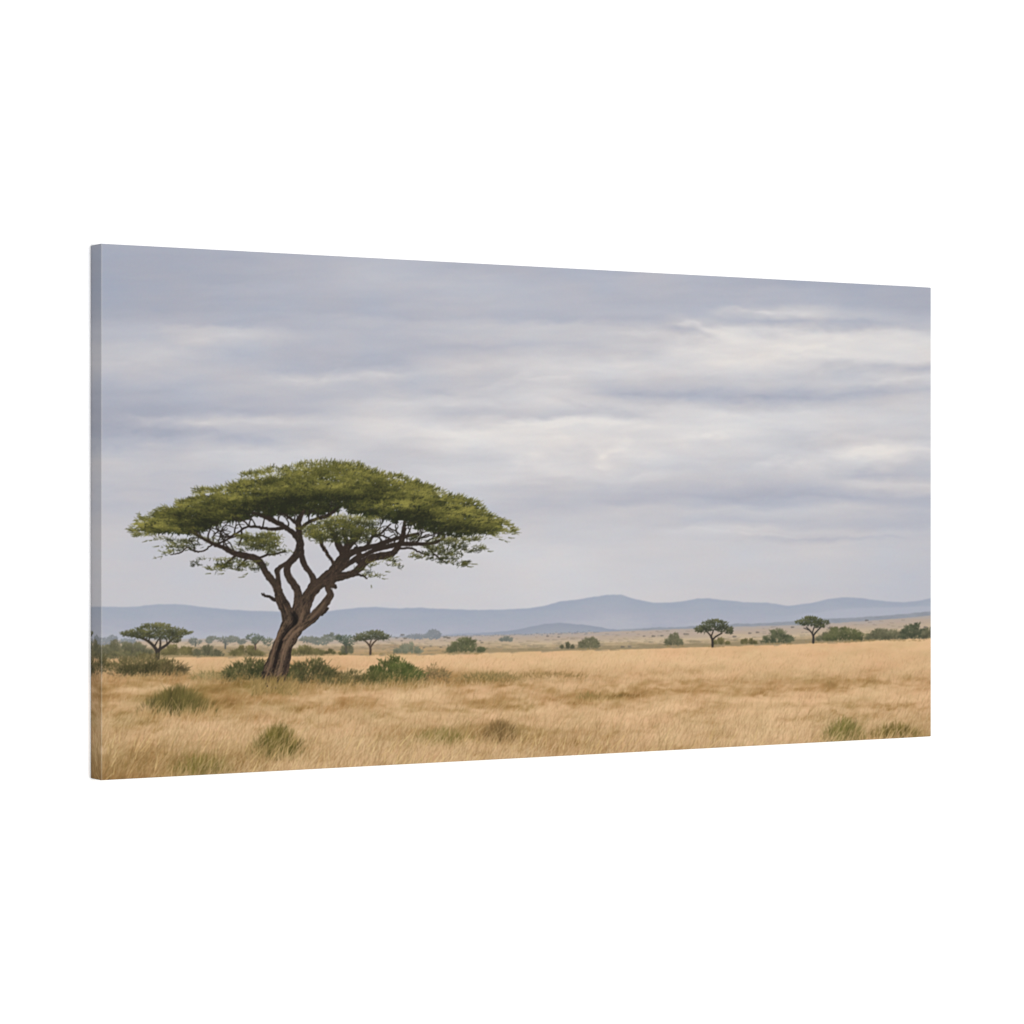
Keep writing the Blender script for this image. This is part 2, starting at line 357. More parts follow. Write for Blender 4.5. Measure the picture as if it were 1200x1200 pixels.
# tree groves by the horizon
for x, y, rx, ry in [(132,749,6,3.5),(118,752,14,4),(150,752,9,3),(508,744,8.5,5.5),(490,746,14,2.5),(245,750.5,4,3.2),(273,749,6,3),(250,748,6,1.8),(283,752,5,2.5),(362,749.5,12,3),(375,752,10,3.4),(385,748,8,4),(388,744,2.4,2.2),(396,747,3,2.4)]:
    foliage(x, y, rx, ry, int(14 + rx * ry * 4), 1.8, 1.4, ((126,131,137), (136,140,144), (147,150,152)) if x > 480 or x < 160 else HAZY, GRASS, tone=.4, contrast=.3)

# distant bushes: x, foot, half width, height, colours
BUSH = [(137,769,20,17,MIDG,.42),(158,768,18,15,MIDG,.36),(210,768,22,12,OLIV,.5),(242,769,16,11,MIDG,.35),(289,769,18,11,OLIV,.45),(360,768,18,11,OLIV,.5),(387,766,4.5,5,OLIV,.3),(402,767,4,4,OLIV,.4),
        (407,766,6.5,13,MIDG,.45),(478,766,14,12,((98,100,84),(120,121,102),(142,141,120)),.5),(545,765,18.5,16,((70,73,55),(92,94,68),(118,117,84)),.42),(593,751.5,7,6,HAZY,.4),(664.5,760,6.5,7,MIDG,.25),(691,760,12,12.5,MIDG,.5),
        (790,756.5,9.5,12.5,MIDG,.4),(845,755,8,7,OLIV,.6),(877,754.5,8,7,OLIV,.4),(912,754,16,15,((66,70,54),(90,92,70),(114,114,86)),.4),
        (968,751,10,9,MIDG,.45),(988,751.5,21,18,((66,69,50),(90,92,64),(116,115,80)),.42),(1031,750.5,13,14.5,MIDG,.36),(1047,749,12,11,MIDG,.45),(1071,749,15,18,((58,62,50),(80,84,66),(104,106,82)),.36),(1089,748,8,12,MIDG,.36)]
for x, y, w, h, c, t in BUSH:
    b = new('printed_bush')
    shrub(x, y + .5, w, h * 1.14, c, b, t + .02, int(70 + w * h * 3.2), 1.8, 1.2, 1.05, .68, 7 if w > 8 else 4, .18, .17)
for x, y, w in [(912,754.5,18),(988,752,22),(1040,750.5,44),(790,757.5,11),(545,766,19),(836,757.5,12),(953,753,12),(435,766.5,14),(691,760.5,14)]:
    for k in range(int(w * 1.2)):
        xx = x + rng.uniform(-w, w)
        stroke(xx, y + rng.normal(0, .5), xx + 2, y + rng.normal(0, .5), 1.1, .6, (150,128,88), .5, None, .8)

def flat_tree(foot, limbs, clumps, cols, bark, n=1.0, ln=2.0):
    t = new('printed_tree')
    for l in limbs:
        limb(l, bark, t, .8)
    for cx, cy, rx, ry, tone in clumps:
        foliage(cx, cy, rx * .96, ry, int((24 + rx * ry * 2.0) * n), ln * .9, 1.0, cols, t, tone=tone - .04, contrast=.6, lift=.3, flat=.4, a=.75, edge_fuzz=1.2)
    return t

# small acacias standing on the plain
flat_tree(0, [[(264,760,1.6),(264,752,1.6)]], [(262,749.5,7,2.8,.4),(266,752,4,3,.35)], HAZY, (92,92,88))
flat_tree(0, [[(229,757,1.4),(229,752,1.6)]], [(229,752.5,7.5,3.6,.25),(226,750,4,2,.3)], HAZY, (86,90,84))
flat_tree(0, [[(299.5,761,1.8),(299,756,1.6),(296,751,1.2)],[(299,756,1.3),(303,751,1)]], [(298,747,10.5,3.6,.3),(303,748.5,7,3,.3),(298,751.5,4,3,.45),(314,752,6,4.5,.5)], ((82,88,78),(100,106,92),(120,124,106)), (92,76,66))
flat_tree(0, [[(406,765,2),(405,758,1.6),(403,752,1.3)]], [(405,749,11.5,4.2,.3),(398,747,4,2.5,.3),(408,753,8,4,.35)], ((74,82,72),(92,100,84),(114,120,98)), (90,86,74))
flat_tree(0, [[(434,766.5,2.6),(434,759,2.2),(430,753,1.6),(425,749,1.2)],[(434,759,1.8),(438,753,1.6),(444,748,1.1)],[(433,757,1.2),(435,750,1.2)]],
          [(436,743.5,15,3.6,.42),(424,746.5,10,3.8,.4),(448,746.5,9,3.6,.38),(435,747,17,2.6,.2),(440,741.5,9,2.4,.6),(420,748.5,5,2.6,.3)], FARG, (78,66,56), 1.3)
flat_tree(0, [[(835,757.5,2.6),(834.8,750,2.4),(832,744,1.6),(828,740,1.2)],[(834.8,750,2),(839,746,1.6),(846,742,1.4)],[(833,747,1.4),(836,739,1.2)]],
          [(837,731,15,4.2,.42),(824,737,9,4.2,.36),(849,737,10,4,.34),(837,736,17,3.2,.2),(838,728.5,9,2.4,.55),(855,740,4.5,2.6,.3),(819,738,4.5,3,.4)], ((54,57,46),(80,82,60),(108,107,76)), (60,54,48), 1.4)
flat_tree(0, [[(953,753,2.6),(953,745,2.2),(950,740,1.6),(945,735,1.2)],[(953,745,1.8),(957,740,1.5),(962,735,1.1)],[(952,742,1.2),(954,735,1.2)],[(949,739,1),(942,736,.9)]],
          [(951,726.5,12.5,3.2,.45),(941,729.5,9.5,3,.42),(963,729.5,9.5,3,.4),(952,731,14,2.4,.18),(951,724.3,8,1.9,.6),(961,734,6,2.2,.3)], ((54,57,46),(82,84,60),(110,109,76)), (62,58,54), 1.4)
# the flat-topped acacia by the left edge
flat_tree(0, [[(184,771,6),(184.5,765,5),(183,761,4),(179,756,3.4),(173,751,3),(166,748,2),(158,746,1.4)],[(184.5,765,4),(187,761,3.4),(191,758.5,3),(196,755,2.6),(202,749,2),(209,745,1.4)],[(187,761,2.2),(188,754,2.2),(187,747,1.8)],[(181,758,2),(183.5,753,1.6),(186,749,1.2)],[(174,752,1.6),(176,746,1.2)],[(196,755,1.4),(195,749,1.2)]],
          [(181,737,22,4.6,.46),(160,742,15,4.2,.44),(205,740,14,4.4,.44),(181,742.5,30,4,.22),(184,733,17,3,.6),(216,741.5,9,2.6,.5),(150,743,9,2.8,.48),(195,746,20,3,.22),(168,746.5,14,2.4,.2),(205,750,7,3,.25)], ((56,57,43),(86,86,58),(118,114,72)), (62,56,50), 1.5)

# ------------------------------------------------------------------ grass blades behind the big tree
def blades(n, ya, yb, xa=118, xb=1092):
    xs, ys = rng.uniform(xa, xb, n), ya + (yb - ya) * rng.random(n) ** .8
    order = np.argsort(ys)
    for i in order:
        x, y = xs[i], ys[i]
        c, r = int((x - X0) * S), int((y - Y0) * S)
        if not (0 <= c < NW and 0 <= r < NH) or y < edge[0, c] + 2:
            continue
        p = min(max((y - 762) / 140, 0), 1)
        base = gcol[r, c]
        l = (2.6 + 15 * p) * rng.uniform(.5, 1.4)
        lean = rng.normal(.34, .28)
        u = rng.random()
        if u < .66:
            col = lerp(base, (234,204,160), rng.uniform(.08, .55))
        elif u < .9:
            col = lerp(base, (116,86,48), rng.uniform(.08, .5))
        else:
            col = lerp(base, (106,102,54), rng.uniform(.1, .55))
        mx, my = x + lean * l * .4, y - l * .55
        al = .22 + .24 * p
        w = .8 + .35 * p
        stroke(x, y, mx, my, w, w * .8, lerp(col, (108,84,48), .30), al * .8, None, .75)
        stroke(mx, my, x + lean * l * 1.1, y - l, w * .8, .35, lerp(col, (238,210,166), .12), al, None, .75)
blades(5200, 762, 802)

# ------------------------------------------------------------------ bushes round the big tree
def big_bush(x, foot, w, h, cols, n, tone, ln=3.6, fade=.4):
    b = new('printed_bush')
    shrub(x, foot, w, h, cols, b, tone, n, ln, 1.3, .85, .66, 12, fade + .1, .18, int(w * 3))
    for k in range(int(w * .9)):                # loose twigs on the outline
        u = rng.uniform(-.95, .95)
        px, py = x + u * w, foot - h * rng.uniform(.5, .92) * (1 - .5 * u * u)
        l = rng.uniform(2.5, 6)
        stroke(px, py, px + (u * .7 + rng.normal(.05, .35)) * l, py - l, .9, .35, tone3(tone + rng.normal(0, .2), *cols), .7, b, .6)
    return b
big_bush(145, 775, 30, 13, ((78,76,56),(104,100,72),(130,124,90)), 420, .45, 2.6, .2)
big_bush(166, 793, 44, 28, ((68,64,42),(98,90,58),(128,117,80)), 1200, .42)
big_bush(170, 794, 34, 17, ((52,50,34),(76,71,45),(108,99,66)), 800, .40)
big_bush(117, 792, 10, 30, ((52,52,34),(78,74,47),(110,101,66)), 240, .35)
big_bush(202, 792, 18, 18, ((60,54,36),(90,80,52),(122,108,74)), 240, .45)
big_bush(250, 799, 26, 13, ((112,100,62),(138,122,80),(166,146,102)), 240, .45, 3, .5)
big_bush(292, 800, 30, 28, ((46,47,31),(72,72,44),(106,101,64)), 1100, .42)
big_bush(306, 799, 14, 26, ((42,44,30),(66,67,41),(98,95,60)), 420, .42)
big_bush(405, 805, 34, 20, ((58,54,36),(86,80,50),(120,108,70)), 520, .42)
big_bush(508, 803, 20, 24, ((88,74,50),(120,102,68),(150,130,90)), 300, .42)
big_bush(575, 801, 36, 14, ((108,94,58),(132,114,72),(158,136,92)), 220, .42, 3)
big_bush(640, 797, 50, 9, ((130,106,66),(152,124,80),(172,144,98)), 160, .42, 3)
big_bush(462, 803, 31, 33, ((48,53,30),(72,79,42),(106,109,62)), 1500, .42)
big_bush(440, 803, 14, 22, ((52,54,32),(78,78,44),(110,106,64)), 260, .42)
big_bush(364, 803, 31, 34, ((50,50,33),(78,76,47),(116,108,70)), 1300, .40)
big_bush(345, 803, 14, 20, ((46,47,31),(70,70,43),(106,100,64)), 300, .38)

# ------------------------------------------------------------------ the big acacia: trunk and limbs
BARK = (49, 42, 37)
LIMBS = [
 [(321,792,30),(323,786,28),(327,775,25),(331,758,23),(337,745,23),(343,733,26),(347,724,26)],
 [(339,728,15),(335,714,13),(329,703,12),(326,693,10),(323,685,9),(317,678,8.5),(311,670,8),(308,663,8),(303,657,8.5),(296,653,8.5),(286,651,8),(275,648.5,6.5),(265,643.5,5.5),(254,638.5,4.5),(246,635.5,4),(238,631,3.4),(229,626,2.8),(220,622,2)],
 [(326,693,8),(326.5,682,5.5),(325.5,674,5),(324,669,5),(328,664.5,4.5),(335,661,4.5),(340,657,4.5),(344,652,4)],
 [(322,703,4.5),(316,700,3.6),(311,698.5,3.2),(308,697,2.4),(306.5,695.5,1.2)],[(309.5,697.5,1.6),(309,695,.9)],
 [(347,732,17),(348,716,12),(349.5,704,10),(349,693,9),(344,684,9),(338.5,677,8.5),(336,669,8),(338,661,8),(344,655,8.5),(349,648,9.5),(351.5,640,10),(351,630,8.5),(350.5,620,7.5),(350,611,7),(353,604,5),(357,596,4)],
 [(352,640,8),(354,654,7),(358,664,6.5),(364,672,6.5),(367.5,679,7.5),(366.5,687,8.5),(361,696,11),(356,708,13)],
 [(346,738,14),(353,722,15),(358,708,14),(362,698,13),(368,689,13),(378,681,13),(388,674.5,14),(394,667,14),(400,658,13),(406,650,12),(406,642,10),(414,634,8),(422,626,6)],
 [(405,652,9),(398,642,9),(394,632,7),(389,622,5),(384,614,3)],
 [(376,684,10),(390,678,11),(402,675,9),(413,672.5,8),(421,666,9),(428,658,9.5),(440,652.5,9),(452,651,8.5),(461,648,7.5),(466,641.5,6.5),(471,633,6.5),(473,623,5.5),(474,612,3.5)],
 [(396,668,8),(407,662,5),(417,655,7),(428,650,5),(442,643.5,6),(455,640.5,6),(468,637.5,6),(484,637.5,5),(500,637.5,4),(510,636,3.6),(517,632.5,2.6),(521,630,1.6)],
 [(404,652,9),(414,647,8.5),(425,643,7),(438,640,5.5),(450,636,5),(462,631.5,4.6),(476,629,3.6),(490,625,2.6)],
 [(428,642,4),(433.5,635,3.4),(437,628.5,3.2),(445,626,2.6),(452,620,2.2),(458,614,1.6)],
 [(437,629,2),(448,628,1.8),(458,632,1.6)],[(455,619,1.6),(463,622,1.5),(470,628,1.4)],
 [(420,658,7),(421,650,6),(417,643,6)],
 [(394,666,5),(389,657,4),(384,650,4.4),(379.5,642,4.4),(376,634,4.2),(375,626,3)],
 [(349,738,10),(360,729,11),(373,717,10),(380,707.5,10),(386,700,9),(387.5,696,8),(384.5,691,7),(385.5,684,9),(391,679,9)],
 [(389,686,6),(392.5,687,5),(393,688.5,3)],
 [(384,713,3),(377,720,4)],
 [(414,673,4),(421,673.5,3),(427,676,2.4),(430,678,1.6)],
 [(351,634,7),(343,624,6.4),(334,617.5,6),(324,612,5.6),(315,607.5,5.4),(306,604,4),(297,601,3)],
 [(331,619,4.5),(318,620,4),(304,618,3.2),(292,617,2.8),(284,620,2.4),(276,626,2.4),(268,629,2.2),(258,629,1.8)],
 [(283,621,2),(283,630,2.2),(280,640,1.6)],[(293,617,2),(286,611,1.8),(278,606,1.4)],
 [(252,640,3),(262,634,2.2),(271,630,2),(281,627,1.4)],[(246,636,2.2),(244,628,2),(247,620,1.6)],
 [(349,616,4),(341,608,3.4),(334,603.5,2.8),(326,600,2)],[(345,612,2),(349,606,1.6)],
 [(352,620,5),(360,613,4),(371,608,4.4),(382,605,5),(391,600,4),(396,594,2.4)],
 [(249,638,1.8),(238,645.5,1.6),(228,646,2),(220,642,1.6),(210,648,1.4),(200,650,1)],
 [(229,645,1.3),(226,637,1.5),(222,631,1.2)],
 [(278,650,3),(270,656,2.6),(262,663,1.8)],[(290,653,2.6),(284,660,2),(277,667,1.2)],
 [(500,639,2.4),(507,647,2),(516,655,1.5),(524,660,1)],[(468,643,2.6),(481,642,2.4),(489,646,2),(503,651,1.6)],[(487,637,2),(494,630,1.6),(503,626,1.4)],
 [(300,655,3),(312,651,2.6),(323,649,2.2),(334,646,2)],[(312,651,1.6),(316,643,1.4)],
 [(233,628,2),(226,620,1.6),(218,615,1.4)],[(410,640,5),(404,630,4),(402,620,3)],[(424,664,3),(424,657,4)],
]
def bright_bark(y):
    return min(max((y - 640) / 90, 0), 1)

order = list(range(len(LIMBS)))
paths = {}
# a first, dark layer of foliage behind the limbs
LEAF = ((39,41,30), (87,86,45), (147,140,73))
TOP = [(148,622),(156,614),(163,609),(162,604),(176,602),(178,597),(206,591),(208,585),(225,583),(227,573),(256,570),(282,563),(284,554),(300,552),(314,547),(346,545),(370,540),(396,540),(412,542),(430,547),(446,553),(476,557),(490,564),(507,569),(532,580),(548,583),(562,590),(568,598),(582,604),(594,612),(601,619),(609,627)]
tx, ty = zip(*TOP)
LOBES = [(470,591,40,6,.36),(536,600,24,8,.26),(560,611,14,6,.16),(398,571,32,5,.24),(300,573,32,6,.16),(225,596,24,6,.14),(178,613,20,7,.18),(350,558,26,6,.12),(420,557,26,5,.12),(500,578,20,5,.12),(262,581,22,5,.14),
         (285,593,42,7,-.30),(350,587,28,6,-.30),(402,586,34,5,-.32),(432,577,18,4,-.20),(470,606,46,7,-.38),(378,560,16,3.5,-.22),(240,612,34,8,-.30),(520,618,34,6,-.34),(332,602,40,8,-.30),(396,602,34,7,-.32),(508,589,12,4,-.18),(452,567,14,4,-.20),(576,621,16,4,-.24),(276,566,10,3.5,-.14),(318,566,14,3.5,-.16),(545,590,14,4,-.16),(205,604,16,4,-.16)]
def crown_tone(x, y):
    top = np.interp(x, tx, ty)
    t = .74 - .50 * np.clip((y - top) / 54, 0, 1)
    for cx, cy, sx, sy, d in LOBES:
        t = t + 1.25 * d * np.exp(-((x - cx) / sx) ** 2 - ((y - cy) / sy) ** 2)
    return t + .27 * vnoise(np.asarray(x / 11.), np.asarray(y / 5.), 301) + .12 * vnoise(np.asarray(x / 4.), np.asarray(y / 2.5), 303)
HOLES = [(263,627,10,4),(285,625,7,4),(290,618,6,3),(330,611,14,8),(298,600,3,2),(308,600,3,2),(402,597,6,4),(388,590,3,2.5),(444,611,5,4),(455,612,5,4),(457,624,14,7),(440,633,10,5),(497,627,12,5),(507,634,12,4),(345,612,6,4),(272,614,4,2.5),(245,629,6,3),(425,604,3,2),(470,612,4,3),(236,574,3,2),(300,585,2,1.6)]
BX = [148,200,230,260,300,345,400,440,480,520,560,610]
BY = [632,633,624,613,605,602,600,607,617,629,632,631]
def open_air(x, y):
    if y > np.interp(x, BX, BY) + 4.5 * float(vnoise(np.asarray(x / 6.), np.asarray(.5), 311)):
        return True
    return any(((x - a) / c) ** 2 + ((y - b) / d) ** 2 < 1 for a, b, c, d in HOLES)
def outline(x):
    return np.interp(x, tx, ty) + 2.6 * vnoise(np.asarray(x / 9.), np.asarray(.5), 305) + 1.8 * vnoise(np.asarray(x / 3.5), np.asarray(.5), 307)
SHADE = ((34,36,28), (52,56,34), (84,86,46))
BACK = [(240,603,52,10),(290,596,60,12),(350,586,60,15),(410,584,60,16),(465,592,60,14),(520,606,55,12),(555,618,34,8),(205,616,40,9),(285,610,45,7),(352,600,44,7),(468,606,46,7),(515,623,34,9),(236,620,30,6),(385,602,30,6)]
for cx, cy, rx, ry in BACK:
    foliage(cx, cy, rx, ry, int(rx * ry * 1.1), 4.5, 2.0, SHADE, CROWN, tone=.38, contrast=.4, lift=.1, flat=.35, edge_fuzz=1.02, gaps=open_air)
for cx, cy, rx, ry in [(390,564,62,16),(320,574,52,12),(455,577,54,13),(515,595,44,12),(555,614,32,8),(260,591,46,11),(215,605,36,9),(185,618,24,6)]:
    foliage(cx, cy, rx, ry, int(rx * ry * 1.5), 4.2, 2.0, LEAF, CROWN, tone=.24, contrast=.2, lift=.1, flat=.35, edge_fuzz=1.0, gaps=open_air)
for l in LIMBS[::-1]:
    paths[id(l)] = limb(l, BARK, TRUNK, .8, .34 if l[0][2] < 8 else .2)
# twigs that fill the fan of branches under the crown
def twig(x, y, ang, ln, w, depth):
    pts = [(x, y, w)]
    for k in range(4):
        ang += rng.normal(0, .35)
        x, y = x + math.cos(ang) * ln / 4, y + math.sin(ang) * ln / 4
        pts.append((x, y, max(w * (1 - .2 * (k + 1)), .6)))
    limb(pts, (45,41,35), TRUNK, .8)
    if depth:
        for k in (2, 3, 4):
            twig(pts[k][0], pts[k][1], ang + rng.choice([-1, 1]) * rng.uniform(.3, .9), ln * .6, max(w * .6, .7), depth - 1)
for x, y, a in [(440,641,-1.3),(455,637,-1.0),(470,632,-.7),(482,632,-.5),(473,622,-1.2),(463,632,-1.4),(438,628,-1.0),(330,616,-2.2),(318,609,-2.0),(306,604,-2.2),(300,618,-2.0),(284,620,-2.4),(268,642,-2.2),(256,638,-2.3),(240,632,-2.3),(350,606,-1.2),(350,611,-2.0),(372,607,-1.4),(360,613,-.8),(385,604,-1.8),(400,640,-1.7),(412,634,-1.1),(422,627,-.9),(376,634,-1.9),(310,604,-1.6),(262,629,-2.6),(495,630,-.6),(275,625,-1.7),(430,640,-1.0),(345,610,-1.7),(250,634,-1.9),(262,640,-1.4),(274,645,-1.7),(258,629,-1.5),(268,628,-2.0),(292,617,-1.4),(308,617,-1.5),(322,613,-1.8),(338,616,-1.5),(362,611,-1.7),(448,637,-1.6),(462,635,-1.2),(490,634,-1.0),(500,636,-1.2),(508,636,-.9),(432,641,-1.7),(420,644,-1.8),(477,628,-1.1),(236,629,-1.8),(226,624,-1.6),(246,620,-1.3)]:
    twig(x, y, a, rng.uniform(14, 22), 1.9, 1)

# bark: long strokes that follow each limb
for l in LIMBS:
    qd = paths[id(l)]
    if max(p[2] for p in l) < 6:
        continue
    tot = len(qd)
    for k in range(int(tot * qd[:, 2].mean() * .55)):
        i = rng.integers(0, max(tot - 4, 1))
        j = min(i + rng.integers(2, 6), tot - 1)
        off = rng.uniform(-.49, .47)
        d = qd[j, :2] - qd[i, :2]
        m = np.hypot(*d) + 1e-3
        nx, ny = -d[1] / m, d[0] / m
        b = bright_bark(qd[i, 1])
        side = 1 - abs(off + .08) * 1.0
        t = rng.normal(.35, .3) * side
        col = tone3(.20 + b * (.36 + .6 * t), (36,31,28), (72,59,49), (120,97,77))
        stroke(qd[i, 0] + nx * off * qd[i, 2], qd[i, 1] + ny * off * qd[i, 2], qd[j, 0] + nx * off * qd[j, 2], qd[j, 1] + ny * off * qd[j, 2],
               rng.uniform(.7, 2.0), .6, col, .5, None, .8)
for k in range(900):                              # cracks and flakes
    l = LIMBS[rng.choice([0, 0, 0, 1, 5, 7, 9, 16])]
    qd = paths[id(l)]
    i = rng.integers(0, len(qd) - 1)
    o = rng.uniform(-.46, .46) * qd[i, 2]
    d = qd[i + 1, :2] - qd[i, :2]
    m = np.hypot(*d) + 1e-3
    x, y = qd[i, 0] - d[1] / m * o, qd[i, 1] + d[0] / m * o
    a = math.atan2(d[1], d[0]) + rng.normal(0, .5)
    ll = rng.uniform(.8, 2.6)
    stroke(x, y, x + math.cos(a) * ll, y + math.sin(a) * ll, .9, .5, (34,29,26) if rng.random() < .55 else tone3(.5 + .3 * bright_bark(y), (60,50,43), (96,78,64), (132,110,90)), .45, None, .6)
# ridges and hollows of the lower trunk
for pts, col, w, a in [
    ([(318,793),(322,778),(326,762),(331,750)], (30,25,24), 5, .75), ([(327,762),(331,748),(340,736),(347,727)], (30,26,25), 5, .7), ([(346,735),(347,726),(343,718)], (28,25,24), 9, .7),
    ([(311,795),(316,778),(320,762),(325,746),(330,735)], (112,90,72), 3.6, .6), ([(326,792),(330,776),(334,760),(341,746),(352,735)], (122,99,80), 4.8, .65),
    ([(332,750),(340,740),(350,730),(355,716)], (116,94,76), 3.8, .6), ([(333,790),(337,774),(340,760)], (40,33,30), 3.4, .6), ([(362,726),(372,716),(380,706)], (108,88,70), 3.4, .55), ([(350,728),(352,712),(354,702)], (84,70,58), 3, .45),
    ([(331,786),(333,774)], (50,42,38), 2.2, .5)]:
    qd = spline([(x, y, w) for x, y in pts])
    for k in range(9):
        o = rng.normal(0, w * .22, 2)
        for p, n in zip(qd[:-1], qd[1:]):
            stroke(p[0] + o[0], p[1] + o[1], n[0] + o[0], n[1] + o[1], w * .3, w * .3, col, a * .33, None, 1.0)

# ------------------------------------------------------------------ the big acacia: crown
NMAIN = 45
CL = [ # x, y, rx, ry, tone, density
 (232,610,40,8,.22,1.0),(275,604,44,8,.22,1.0),(335,594,44,8,.24,.9),(395,595,34,6,.22,.8),(465,603,50,7,.22,1.0),(512,617,40,9,.24,1.0),(215,621,34,7,.30,1.0),(550,619,34,7,.26,1.0),
 (262,592,40,9,.42,1.0),(310,582,42,9,.42,1.0),(360,578,44,9,.44,1.0),(408,580,44,9,.42,1.0),(446,582,40,9,.40,1.0),(205,611,40,9,.46,1.0),(180,619,26,6,.52,1.0),(170,625,16,4,.5,.8),
 (500,603,46,8,.50,1.0),(470,593,46,6,.58,1.0),(540,605,38,9,.48,1.0),(570,615,28,7,.48,1.0),(588,623,16,5,.45,.9),(430,594,26,5,.52,.9),
 (228,590,34,8,.56,1.0),(200,600,26,6,.58,1.0),(258,577,32,8,.60,1.0),(300,567,32,8,.58,1.0),(340,560,36,9,.60,1.1),(388,556,46,11,.60,1.1),(430,562,36,9,.56,1.0),(470,571,38,9,.54,1.0),(508,581,34,8,.56,1.0),(538,591,28,7,.56,1.0),(380,572,36,7,.60,.9),(322,574,26,6,.58,.8),(560,600,20,6,.52,.9),
 (372,546,34,6,.66,1.0),(410,548,24,6,.64,1.0),(318,552,22,5,.62,.9),(295,556,14,4,.62,.8),(455,559,24,5,.56,.9),(240,574,18,4,.62,.8),(495,570,20,4,.56,.8),(272,588,30,5,.56,.8),(350,588,26,5,.46,.6),(420,576,28,5,.5,.7),
 (405,612,36,7,.52,.9),(388,622,34,9,.46,.9),(372,630,15,8,.50,.9),(420,625,22,8,.38,.8),(410,634,24,5,.30,.5),(432,611,20,5,.50,.7),
 (303,629,24,6,.50,.9),(315,637,22,7,.44,.8),(294,640,16,8,.42,.7),(322,647,20,5,.32,.5),(287,628,8,5,.62,.5),
 (266,660,20,5,.42,.7),(285,666,16,5,.36,.4),(256,667,12,3.5,.44,.5),(300,662,12,5,.34,.3),
 (208,640,14,5,.46,.5),(232,634,20,6,.30,.4),(196,648,10,3,.45,.25),(194,632,14,3,.42,.4),
 (520,640,22,9,.34,.5),(540,634,22,7,.40,.7),(512,650,22,8,.34,.38),(530,657,18,7,.38,.32),(556,643,14,5,.42,.5),(546,661,8,3,.4,.35),(490,653,14,5,.36,.25),(496,630,14,5,.3,.3),
 (432,666,10,7,.34,.30),(436,676,9,3,.34,.28),(462,657,14,4,.36,.25),(466,663,12,2,.36,.14),(233,655,7,8,.3,.14),
]
for cx, cy, rx, ry, n in [(400,622,40,13,700),(307,635,19,8,170),(272,661,20,6,80),(520,646,26,10,200),(212,640,16,6,70)]:
    foliage(cx, cy, rx, ry, n, 3.0, 1.3, ((36,37,28),(56,58,36),(84,84,50)), CROWN, tone=.42, contrast=.4, lift=.2, flat=.5, edge_fuzz=1.1, a=.8)
for ci, (cx, cy, rx, ry, tone, dn) in enumerate(CL):
    main = ci < NMAIN
    ns = int(3 + dn * rx * ry / (8.5 if main else 6.0))
    th, r = rng.uniform(0, 2 * math.pi, ns), np.sqrt(rng.random(ns)) * rng.uniform(.85, 1.12, ns)
    sx, sy = cx + rx * r * np.cos(th), cy + ry * r * np.sin(th)
    for i in np.argsort(sy + rng.normal(0, ry * .35, ns)):
        hgt = -(sy[i] - cy) / ry
        side = (sx[i] - 380) / 190
        if main:
            over = sy[i] - outline(sx[i])
            if over < 1 or (over < 5 and rng.random() < .35):
                continue
            if open_air(sx[i], sy[i]):
                continue
            t = float(crown_tone(sx[i], sy[i])) + rng.normal(0, .09)
        else:
            t = tone - .10 + .30 * hgt + rng.normal(0, .11)
        spray(sx[i], sy[i], rng.uniform(4, 9), rng.uniform(1.2, 2.4), 14 if dn > .55 else 11, 3.7, .80 if main else .72, LEAF, CROWN, t, .30, side * .9 + rng.normal(0, .3), .74, .62)
# feathery leaf tips along the upper outline
for k in range(1000):
    x = rng.uniform(153, 604)
    y = float(outline(x)) + rng.uniform(1, 6)
    s = (x - 380) / 230
    ang = -math.pi / 2 + s * 1.25 + rng.normal(0, .45)
    l = rng.uniform(3, 7)
    stroke(x, y, x + math.cos(ang) * l, y + math.sin(ang) * l * .8, .95, .35, tone3(rng.normal(.56, .2), *LEAF), .75, CROWN, .6)
for x, y, a in [(152,620,3.3),(156,624,3.1),(160,628,2.9),(165,603,3.5),(172,634,2.7),(186,640,2.8),(178,633,2.9),(600,626,.15),(596,630,.3),(604,624,-.05),(592,634,.5),(572,646,.1),(566,643,.4),(585,632,.6),(548,664,.1),(553,661,-.1),(250,668,3.0),(247,672,2.9),(290,672,2.6),(286,676,2.9),(262,672,2.8),(435,686,1.5),(448,678,.1),(452,670,-.2),(190,652,2.6),(183,654,3.2)]:
    for k in range(3):
        b = a + rng.normal(0, .22)
        stroke(x, y, x + math.cos(b) * rng.uniform(3, 8), y + math.sin(b) * rng.uniform(2, 5), .8, .3, tone3(.35, *LEAF), .6, CROWN, .7)

for k in range(420):
    gy_ = 797 + 15 * k / 420 + rng.normal(0, 1)
    gx_ = rng.uniform(294, 350)
    gy_ += .12 * abs(gx_ - 321)
    r, c_ = int((810 - Y0) * S), int((gx_ - X0) * S)
    l = rng.uniform(5, 12)
    stroke(gx_, gy_, gx_ + rng.normal(.2, .3) * l, gy_ - l * rng.uniform(.6, 1), 1.6, .5, lerp(gcol[r, c_], lerp((96, 88, 50), (200, 166, 112), rng.random()), .5), .42 + .4 * k / 420, GRASS if k > 200 else None, .7)

